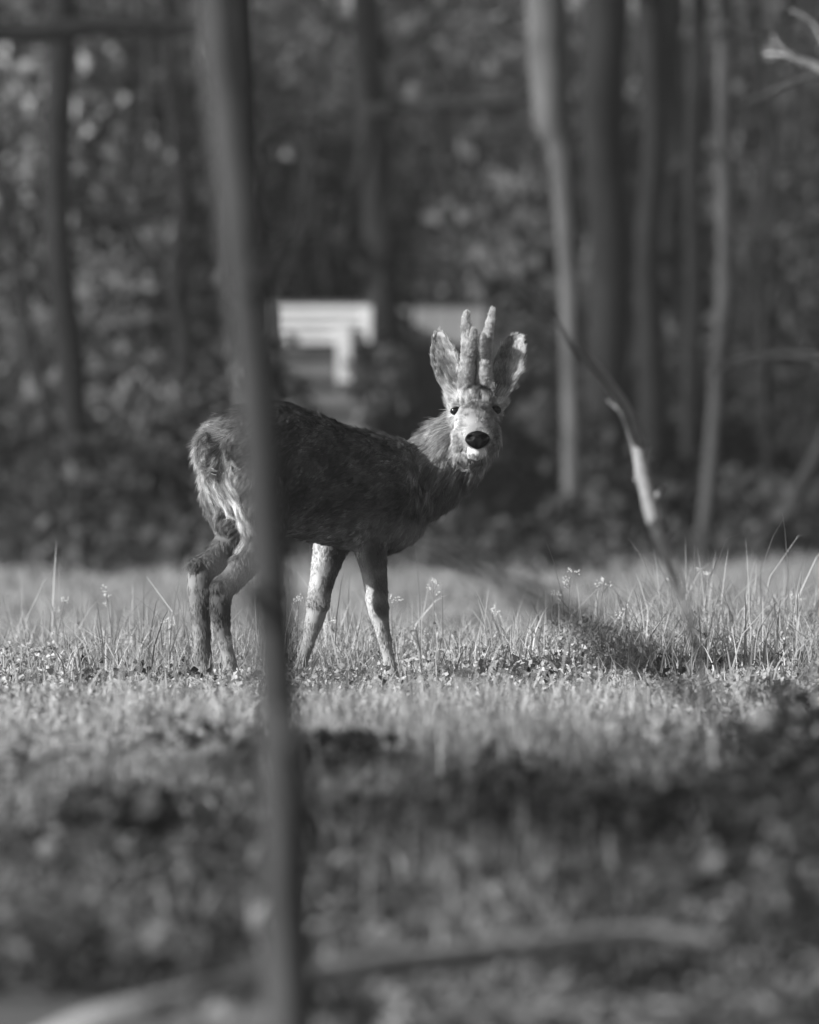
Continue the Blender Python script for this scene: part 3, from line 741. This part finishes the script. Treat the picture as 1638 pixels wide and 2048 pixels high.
def fur(name, me, n, parent, mat, lscale=1.0, lfix=None, afix=None, dfix=None, stand=0.35, rad=0.00055, mask=None, curl=0.25, mott_s=20, mott_a=0.5, seg=5, clump=0.55, fine=.5):
    V, T = npmesh(me); N = vnorm(me)
    A, B, C = V[T[:, 0]], V[T[:, 1]], V[T[:, 2]]
    ar = np.linalg.norm(np.cross(B-A, C-A), axis=1)
    # hair density: more on what faces the camera
    cen = (A+B+C)/3; fn = np.cross(B-A, C-A); fn /= np.linalg.norm(fn, axis=1, keepdims=True)+1e-12
    headw = np.where(cen[:, 2] > np.array(Q(0, 900))[2], 2.2, 1.0)*np.where(cen[:, 0] > Q(880, 0).x, 1.3, 0.8)
    wgt = ar*(0.45+0.9*np.clip(-fn[:, 1]+0.5, 0, 1))*headw
    idx = RNG.choice(len(T), n, p=wgt/wgt.sum())
    u, v = RNG.random(n), RNG.random(n); fl = u+v > 1; u[fl] = 1-u[fl]; v[fl] = 1-v[fl]
    t = T[idx]; w0 = (1-u-v)[:, None]; R = V[t[:, 0]]*w0+V[t[:, 1]]*u[:, None]+V[t[:, 2]]*v[:, None]
    Nn = N[t[:, 0]]*w0+N[t[:, 1]]*u[:, None]+N[t[:, 2]]*v[:, None]; Nn /= np.linalg.norm(Nn, axis=1, keepdims=True)
    if mask is not None:
        k = mask(R); R = R[k]; Nn = Nn[k]; n = len(R)
    al, ln, dr = field(R)
    if lfix is not None: ln = np.full(n, lfix)
    if afix is not None: al = np.full(n, afix)
    if dfix is not None: dr = np.repeat(np.array([dfix]), n, 0)
    ln = ln*lscale*np.exp(RNG.normal(size=n)*0.22)
    dr = dr-Nn*(dr*Nn).sum(1, keepdims=True); dr /= np.linalg.norm(dr, axis=1, keepdims=True)+1e-9
    ln = ln*np.where((R[:, 0] > Q(500, 0).x) & (R[:, 0] < Q(830, 0).x), .75, 1.0)
    ln = ln*np.where((R[:, 2] > Q(0, 905).z) & (R[:, 0] > Q(880, 0).x), 1.3, 1.0)
    # locks swirl a little: low frequency noise on direction
    sw = np.array([tuple(noise.noise_vector(Vector(p)*34)) for p in R])
    calm = np.where((R[:, 0] > Q(500, 0).x) & (R[:, 0] < Q(850, 0).x), .45, .75)[:, None] if fine > .3 else .75
    D = dr+Nn*stand+sw*calm+RNG.normal(size=(n, 3))*0.13; D /= np.linalg.norm(D, axis=1, keepdims=True)
    bend = dr*0.5-Nn*0.25+RNG.normal(size=(n, 3))*curl*0.4
    tt = np.linspace(0, 1, seg)
    pts = R[:, None]-Nn[:, None]*0.001+D[:, None]*ln[:, None, None]*tt[None, :, None]+bend[:, None]*ln[:, None, None]*(tt**2)[None, :, None]*0.5
    # clumping
    ng = max(n//22, 10); gi = RNG.choice(n, ng, replace=False)
    kd = KDTree(ng)
    for a, i in enumerate(gi): kd.insert(R[i], a)
    kd.balance()
    near = np.array([kd.find(p)[1] for p in R])
    tipd = pts[gi[near]]-pts
    dist = np.linalg.norm(R[gi[near]]-R, axis=1)
    clump = np.where((R[:, 2] > Q(0, 890).z) & (R[:, 0] > Q(880, 0).x), clump*.5, clump)
    f_ = clump*np.clip(1-dist/0.03, 0, 1)
    pts = pts+tipd*(f_[:, None]*(tt**1.3)[None])[:, :, None]
    gsh = np.exp(RNG.normal(size=ng)*(0.30 if fine > .3 else .08))[near]**np.where(R[:, 2] < Q(0, 1115).z, .2, np.where(R[:, 0] > Q(880, 0).x, .7, 1.0))
    mo = np.array([noise.noise(Vector(p)*mott_s) for p in R])
    hz = np.exp(-(((R-np.array(Q(951, 795, .08)))/np.array([.065, .09, .04]))**2).sum(1))     # curly forehead
    m2 = np.array([noise.noise(Vector(p)*110) for p in R])
    rz = np.exp(-(((R-np.array(Q(428, 905, -.22)))/np.array([.07, .14, .09]))**2).sum(1)); hz = np.maximum(hz, rz*1.1)
    legk = np.where(R[:, 2] < Q(0, 1115).z, .10, 1.0)*np.where((R[:, 2] > Q(0, 775).z) & (np.abs(R[:, 0]-Q(952, 0).x) > 30*S), .4, 1.0); mo = mo*legk; m2 = m2*legk
    al = al*np.clip(1+mott_a*1.4*mo+.4*fine*m2+1.0*hz*m2, .3, 2.0)*gsh*np.exp(RNG.normal(size=n)*0.22)
    hc = bpy.data.hair_curves.new(name); hc.add_curves([seg]*n)
    hc.attributes['position'].data.foreach_set('vector', pts.astype(np.float32).ravel())
    ra = hc.attributes.get('radius') or hc.attributes.new('radius', 'FLOAT', 'POINT')
    ra.data.foreach_set('value', np.tile(rad*(1-0.8*tt), n).astype(np.float32))
    sa = hc.attributes.new('shade', 'FLOAT', 'CURVE'); sa.data.foreach_set('value', np.clip(al, .015, .85).astype(np.float32))
    hc.materials.append(mat)
    o = bpy.data.objects.new(name, hc); COL.objects.link(o); o.parent = parent; o.matrix_parent_inverse = parent_inv(parent)
    return o
M_fur = mat_leaf('deer_hair', 1.05, 0.3, 0.6, 0.25)
E = [np.array(e) for e in EYES]; NO = np.array(Q(955, 880, -.09))
def body_mask(R):
    k = np.ones(len(R), bool)
    for e in E: k &= ((((R-e)/np.array([.0138, .02, .0118]))**2).sum(1) > 1)
    q = (R-NO)/np.array([25*S, .03, 17*S]); k &= (q**2).sum(1) > 1.0
    return k
fur('fur', body, 230000, body_o, M_fur, mask=body_mask, curl=.45)

# eyes
M_lid = mat_plain('dark_eyelid', 0.02, 0.6, 0.3, 200)
for (e, sx) in zip(EYES, (-1, 1)):
    c = e+Vector((0, .0060, 0))
    Ve, Fe = ellipsoid(c, (.0125, .0115, .0122), n=24)
    ey = link('eye', mesh_py('eye', Ve, Fe, M_eye), body_o)
    ring = []
    for k in range(17):
        a = 2*math.pi*k/16
        up_ = math.sin(a)
        ring.append(e+Vector((math.cos(a)*.0128+sx*0, -.0030+.0075*math.cos(a)**2+(-.0012 if up_ > 0 else .001), up_*(.0108 if up_ > 0 else .0100)+sx*math.cos(a)*-.0015)))
    Ve, Fe = tube_arrays(ring, [.0021 if k in range(1, 9) else .0014 for k in range(17)], 8, 0.05, 1, close_n=2)
    link('eyelid', mesh_py('eyelid', Ve, Fe, M_lid), ey)
# nose pad with nostrils
Vn, Fn = ellipsoid((0, 0, 0), (1, 1, 1), n=40)
Vw = Vn.copy()
x_, y_, z_ = Vn[:, 0], Vn[:, 1], Vn[:, 2]
nar = np.where(z_ < 0, 1+0.26*z_, 1.0)*(1+0.12*(1-x_**2)*0)*(1-0.0*z_)
x_ = np.sign(x_)*np.abs(x_)**0.85; z_ = np.sign(z_)*np.abs(z_)**0.88
Vw[:, 0] = x_*nar*25*S; Vw[:, 2] = z_*18.5*S*(1-0.12*np.abs(x_)); Vw[:, 1] = np.sign(y_)*np.abs(y_)**.6*0.014
for sx in (-1, 1):
    d = ((x_-sx*0.58)/0.24)**2+((z_-0.12-0.25*abs(1))/0.20)**2
    Vw[:, 1] += 0.013*np.exp(-d)*(y_ < 0); Vw[:, 1] -= 0.0025*np.exp(-((x_-sx*0.55)/.4)**2-((z_-0.55)/.25)**2)*(y_ < 0)
Vw[:, 1] += 0.003*np.exp(-(x_/0.1)**2)*(y_ < 0)*(z_ < .2)
nh = Q(955, 880, -.088)
link('nose', mesh_py('nose', Vw+np.array(nh), Fn, M_nose), body_o)

# antlers in velvet
M_vel = mat_leaf('velvet_skin', 0.8, 0.0, 0.95, 0.0)
def antler(main, tines, dr):
    ps = [tube_arrays([Q(a, b, c) for a, b, c, r in main], [r*S*0.86 for *_, r in main], 16, 0.15, 3)]
    for tn in tines: ps.append(tube_arrays([Q(a, b, c) for a, b, c, r in tn], [r*S*.82 for *_, r in tn], 12, 0.2, 5))
    ps.append(ellipsoid(Q(*main[-1][:3]), (main[-1][3]*S*.88,)*3))
    me = fuse('antler', ps, 0.0026, 2, M_vel)
    V, T = npmesh(me); N = vnorm(me)
    nn = np.array([noise.noise(Vector(p)*90)+0.6*noise.noise(Vector(p)*190) for p in V]); V = V+N*(nn*0.0015)[:, None]
    me.vertices.foreach_set('co', V.astype(np.float32).ravel()); me.update()
    zf = sstep(Q(0, 778).z, Q(0, 750).z, V[:, 2])
    a_ = me.attributes.new('shade', 'FLOAT', 'POINT'); a_.data.foreach_set('value', (0.10+0.5*zf).astype(np.float32))
    o = link('antler', me, body_o)
    fur('velvet', me, 20000, o, M_fur, lfix=0.0046, afix=0.5, dfix=(0, 0, 1), stand=1.0, rad=0.00045, curl=0.6, mott_s=50, mott_a=0.25, fine=.15, seg=3, clump=0.3)
antler([(932, 776, .10, 17), (932, 760, .085, 17), (934, 735, .075, 16), (935, 705, .075, 14.5), (934, 670, .08, 12.5), (932, 642, .085, 9), (934, 628, .088, 6.5)],
       [[(938, 715, .07, 12), (943, 690, .05, 11), (947, 668, .035, 8), (947, 658, .03, 5)]], 0)
antler([(970, 776, .10, 17), (970, 760, .085, 17), (969, 735, .075, 15), (971, 700, .075, 13.5), (976, 668, .08, 10.5), (982, 638, .09, 7.5), (985, 620, .095, 4.5)],
       [[(968, 715, .07, 12), (966, 695, .05, 11), (965, 676, .038, 8), (964, 668, .034, 5)]], 0)

# ------------------------------------------------------------------ flowering weeds along the crest
M_stem = mat_plain('weed_stem', 0.16, 0.8, 0.3, 20)
M_petal = mat_plain('white_petals', 0.6, 0.7, 0.1, 20)
def weed(label, px, py, d, lean=0.0, k=1):
    top = P(px, py, d); bx = top.x-lean; z0 = gz(bx, d)
    root = empty('flowering_weed', (bx, d, z0)); tag(root, label, 'weed', 'white flowering weeds on the crest')
    mid = Vector((bx+lean*0.3, d, (z0+top.z)/2)); base = Vector((bx, d, z0-0.01))
    ps = [tube_arrays([base, mid, top], [.0016, .0013, .0009], 6, 0.1, 1)]
    tips = [top]
    for i in range(3*k):
        t = random.uniform(0.45, 0.85); q = mid.lerp(top, t*1.0) if t > .5 else base.lerp(mid, .8)
        e = q+Vector((random.uniform(-.025, .025), random.uniform(-.02, .02), random.uniform(.012, .03)))
        ps.append(tube_arrays([q, e], [.0009, .0006], 5, 0, 1)); tips.append(e)
    Vv, Ff = merge(ps); link('stem', mesh_py('stem', Vv, Ff, M_stem), root)
    for tp in tips:
        fl = []
        for i in range(7):
            c = tp+Vector((random.gauss(0, .005), random.gauss(0, .005), random.gauss(0.002, .004)))
            fl.append(ellipsoid(c, (.0024, .0024, .0017), n=6))
        Vv, Ff = merge(fl); link('flower', mesh_py('flower', Vv, Ff, M_petal), root)
    for i in range(5):
        q = base.lerp(mid, random.uniform(.2, 1)); a = random.uniform(0, 6.28)
        e = q+Vector((math.cos(a)*.022, math.sin(a)*.022, .012))
        s_ = Vector((-math.sin(a), math.cos(a), 0))*.004; m_ = q.lerp(e, .5)
        link('leaf', mesh_py('leaf', [tuple(q), tuple(m_+s_), tuple(e), tuple(m_-s_)], [(0, 1, 2, 3)], M_stem, False), root)
for a in [('tallest white flowered weed, alone on the crest right of the deer', 1141, 1143, 27.4, .01),
          ('small flowered weed just left of that tallest one', 1104, 1188, 27.3, -.01), ('bushy flowered weed between tallest weed and bent sapling', 1208, 1160, 27.6, .02),
          ('flowered weed under the deer neck with a dark leaning blade', 866, 1163, 27.2, -.005), ('weed in bloom between the two forelegs', 783, 1195, 27.3, 0.0),
          ('branching weed against the stem, left of the forelegs', 598, 1200, 27.0, .01), ('short flowered weed behind the far foreleg', 668, 1243, 27.2, .0),
          ('pale flowered weed tops left of the hind legs', 212, 1177, 27.6, -.02), ('small weed in flower left of the hind hoof', 335, 1240, 27.1, .01),
          ('leaning flowered weed in the left grass', 130, 1200, 27.8, .03), ('flowered weed beside the bent sapling foot', 1345, 1160, 27.9, .01),
          ('flowered weed in the tall grass near the right edge', 1400, 1140, 28.0, .01), ('flowered weed farthest right on the crest', 1585, 1195, 27.8, -.01),
          ('wide headed weed under the tallest one', 1240, 1230, 26.9, 0.01), ('weed in the dim patch right of the deer chest', 985, 1225, 27.2, .01)]:
    weed(*a)

# ------------------------------------------------------------------ near saplings and twigs
FD = 12.3
sap = empty('sapling', (P(580, 0, FD).x, FD, gz(P(580, 0, FD).x, FD))); tag(sap, 'blurred dark sapling stem crossing the whole photo in front of the rump', 'sapling')
px_tube('trunk', [(400, -700, FD+.3, 38), (425, -250, FD+.15, 40), (437, 0, FD, 45), (457, 200, FD, 44), (478, 400, FD, 43), (500, 600, FD, 43), (516, 800, FD, 43), (531, 1000, FD, 43), (543, 1200, FD, 44),
                  (556, 1400, FD, 45), (568, 1600, FD, 45), (575, 1800, FD, 49), (579, 2060, FD, 52), (583, 2180, FD, 56), (586, 2390, FD, 60)], M_sap, sap, 20, 0.12, 4)
px_tube('twig', [(490, 585, FD, 10), (520, 535, 12, 8), (560, 490, 13.5, 7), (590, 470, 14.5, 5), (600, 430, 15, 3)], M_sap, sap, 8)
px_tube('twig', [(560, 1420, FD, 14), (590, 1500, 11.4, 15), (612, 1600, 12, 15), (640, 1680, 12.4, 10)], M_sap, sap, 8)
px_tube('twig', [(530, 1240, FD, 12), (480, 1180, 12, 11), (440, 1130, 13, 10), (425, 1085, 14, 6)], M_sap, sap, 8)

b2 = empty('sapling', (P(1445, 1700, 16.9).x, 16.9, gz(.55, 16.9))); tag(b2, 'pale thin bent sapling rising through the grass on the right', 'sapling')
px_tube('trunk', [(950, 520, 14, 2), (1040, 580, 15, 3), (1110, 650, 16.5, 5), (1190, 735, 19.0, 9), (1245, 810, 20.4, 13), (1272, 880, 20.8, 14), (1286, 950, 20.6, 15), (1305, 1030, 19.6, 15), (1335, 1120, 18.0, 12), (1375, 1230, 17, 10),
                  (1405, 1340, 17, 8), (1430, 1500, 17, 8), (1445, 1700, 16.9, 9)], M_stick, b2, 12, 0.22, 9)
for k, (a, b, d, e, f) in enumerate([(1252, 825, 20.4, 1215, 800), (1280, 915, 20.8, 1300, 895), (1292, 975, 20.4, 1268, 955), (1325, 1090, 18.4, 1350, 1062)]):
    px_tube('twig', [(a, b, d, 5), ((a+e)/2, (b+f)/2+3, d, 4), (e, f, d, 2)], M_stick, b2, 6, seed=k)
px_tube('twig', [(1300, 1010, 20.6, 9), (1318, 990, 20.6, 9), (1330, 970, 20.6, 3)], M_stick, b2, 8)

b3 = empty('branch', P(1700, 160, 19)); tag(b3, 'pale forked branch tip reaching in at the top right corner', 'branch')
px_tube('bough', [(1900, 330, 19, 14), (1720, 190, 19, 12), (1640, 138, 19, 10), (1590, 118, 19, 8), (1560, 92, 19, 5), (1545, 70, 19, 3)], M_bark_t, b3, 8)
px_tube('twig', [(1625, 130, 19, 6), (1580, 112, 19.2, 5), (1530, 108, 19.3, 3)], M_bark_t, b3, 6)
px_tube('twig', [(1660, 150, 19, 5), (1590, 165, 18.6, 5), (1530, 190, 18.2, 4), (1480, 210, 18, 2)], M_bark_t, b3, 6)
px_tube('twig', [(1700, 170, 19, 6), (1650, 90, 19, 5), (1625, 45, 19, 4), (1580, 20, 19, 2)], M_bark_t, b3, 6)

b4 = empty('branch', P(1750, 740, 18)); tag(b4, 'thin arched twig entering from the right edge at mid height', 'branch')
px_tube('bough', [(1900, 800, 17, 12), (1720, 735, 17, 10), (1600, 712, 17, 9), (1500, 718, 17, 7), (1420, 745, 17, 4)], M_bark, b4, 8)

b5 = empty('branch', P(1250, 1290, 15)); tag(b5, 'dark blurred fallen branch slanting down across the crest right of the deer', 'branch')
px_tube('bough', [(800, 1065, 11.6, 7), (900, 1110, 11.4, 14), (1000, 1155, 11.2, 20), (1090, 1205, 11, 22), (1180, 1255, 11, 24), (1260, 1300, 10.9, 20), (1400, 1400, 10.8, 16), (1560, 1620, 10.7, 14), (1640, 2000, 10.7, 14), (1660, 2500, 10.7, 15)], M_bark_d, b5, 8)

lg = empty('fallen_branch', P(560, 1960, 13.5)); tag(lg, 'pale bare branch lying low across the bottom left behind the stem', 'branch')
px_tube('bough', [(40, 2110, 13.2, 30), (200, 2035, 13.0, 24), (330, 2003, 13.0, 22), (450, 1975, 13.1, 21), (560, 1950, 13.5, 24)], M_log, lg, 12, 0.15, 2)
lg2 = empty('fallen_branch', P(900, 1915, 13.6)); tag(lg2, 'greyer fallen branch lying across the bottom right of the stem', 'branch')
px_tube('bough', [(600, 1960, 13.4, 24), (750, 1932, 13.5, 26), (900, 1914, 13.6, 27), (1100, 1888, 13.7, 24), (1300, 1870, 13.8, 20), (1450, 1885, 13.8, 13)], M_log, lg2, 12, 0.2, 6)
arch = empty('bramble', P(30, 1580, 18)); tag(arch, 'thin dark arching stem in the lower left grass', 'bramble')
px_tube('stem', [(10, 1640, 17.5, 5), (30, 1580, 17.5, 5), (70, 1530, 17.5, 5), (120, 1505, 17.5, 4), (175, 1500, 17.5, 3)], M_bark_d, arch, 6)
px_tube('stem', [(440, 1570, 17, 8), (455, 1520, 17.3, 9), (480, 1480, 17.6, 8), (520, 1450, 17.8, 4)], M_log, arch, 6)

# ------------------------------------------------------------------ the trees beside the camera that shade the near ground (left of the frame)
def shade_tree(label, x, y, hgt, rad, n, z_lo, size=0.12):
    gz0 = gz(x, y)
    root = empty('tree', (x, y, gz0)); tag(root, label, 'tree')
    V, F = merge([tube_arrays([(x, y, gz0-.1), (x+.05, y, hgt*.4), (x, y+.1, hgt*.8)], [.11, .09, .03], 12, 0.1, int(x*3+y))]+
                 [tube_arrays([(x, y, hgt*(.35+.06*i)), (x+math.cos(i*2.4)*rad*.7, y+math.sin(i*2.4)*rad*.7, hgt*(.5+.07*i))], [.035, .01], 7, .1, i) for i in range(6)])
    link('trunk', mesh_py('trunk', V, F, M_bark), root)
    u = RNG.normal(size=(n, 3)); u /= np.linalg.norm(u, axis=1, keepdims=True); u *= RNG.random((n, 1))**.4*np.array([rad, rad, (hgt-z_lo)/2])
    cl = np.concatenate([u+np.array([x, y, (hgt+z_lo)/2]), RNG.uniform(.15, .4, (n, 1))], 1)
    link('crown', foliage_mesh('crown', cl, M_wood, 26, size, 0.09, .3), root)
for i, (a, b, c, d_, e, f, g_) in enumerate([
        ('leafy young tree beside the camera, left out of view', -4.3, 5.6, 4.4, 1.9, 34, 0.1), ('second leafy tree beside the camera, left out of view', -4.9, 7.7, 4.6, 1.9, 34, 0.1),
        ('third leafy tree beside the camera, left out of view', -4.5, 8.0, 4.1, 1.5, 30, 0.1), ('fourth leafy tree left out of view, where undergrowth begins', -5.2, 12.1, 4.7, 1.6, 13, 2.6),
        ('tree with raised crown left out of view, near the meadow', -5.6, 13.6, 4.4, 1.7, 26, 2.3), ('slighter tree with high crown left out of view', -6.1, 15.2, 4.8, 1.6, 34, 3.0)]):
    shade_tree(a, b, c, d_, e, f, g_)

# ------------------------------------------------------------------ thin evening air
bm = bmesh.new(); bmesh.ops.create_cube(bm, size=1)
for v in bm.verts: v.co = Vector((v.co.x*144, 127+v.co.y*276, 9.25+v.co.z*23.5))
me = bpy.data.meshes.new('haze'); bm.to_mesh(me); bm.free()
hm = bpy.data.materials.new('haze'); hm.use_nodes = True; t = hm.node_tree; t.nodes.clear()
pv = t.nodes.new('ShaderNodeVolumePrincipled'); pv.inputs['Color'].default_value = (.9, .9, .9, 1); pv.inputs['Density'].default_value = 0.0005; pv.inputs['Anisotropy'].default_value = 0.2
t.links.new(pv.outputs[0], t.nodes.new('ShaderNodeOutputMaterial').inputs['Volume'])
me.materials.append(hm); tag(link('haze', me), kind='stuff')
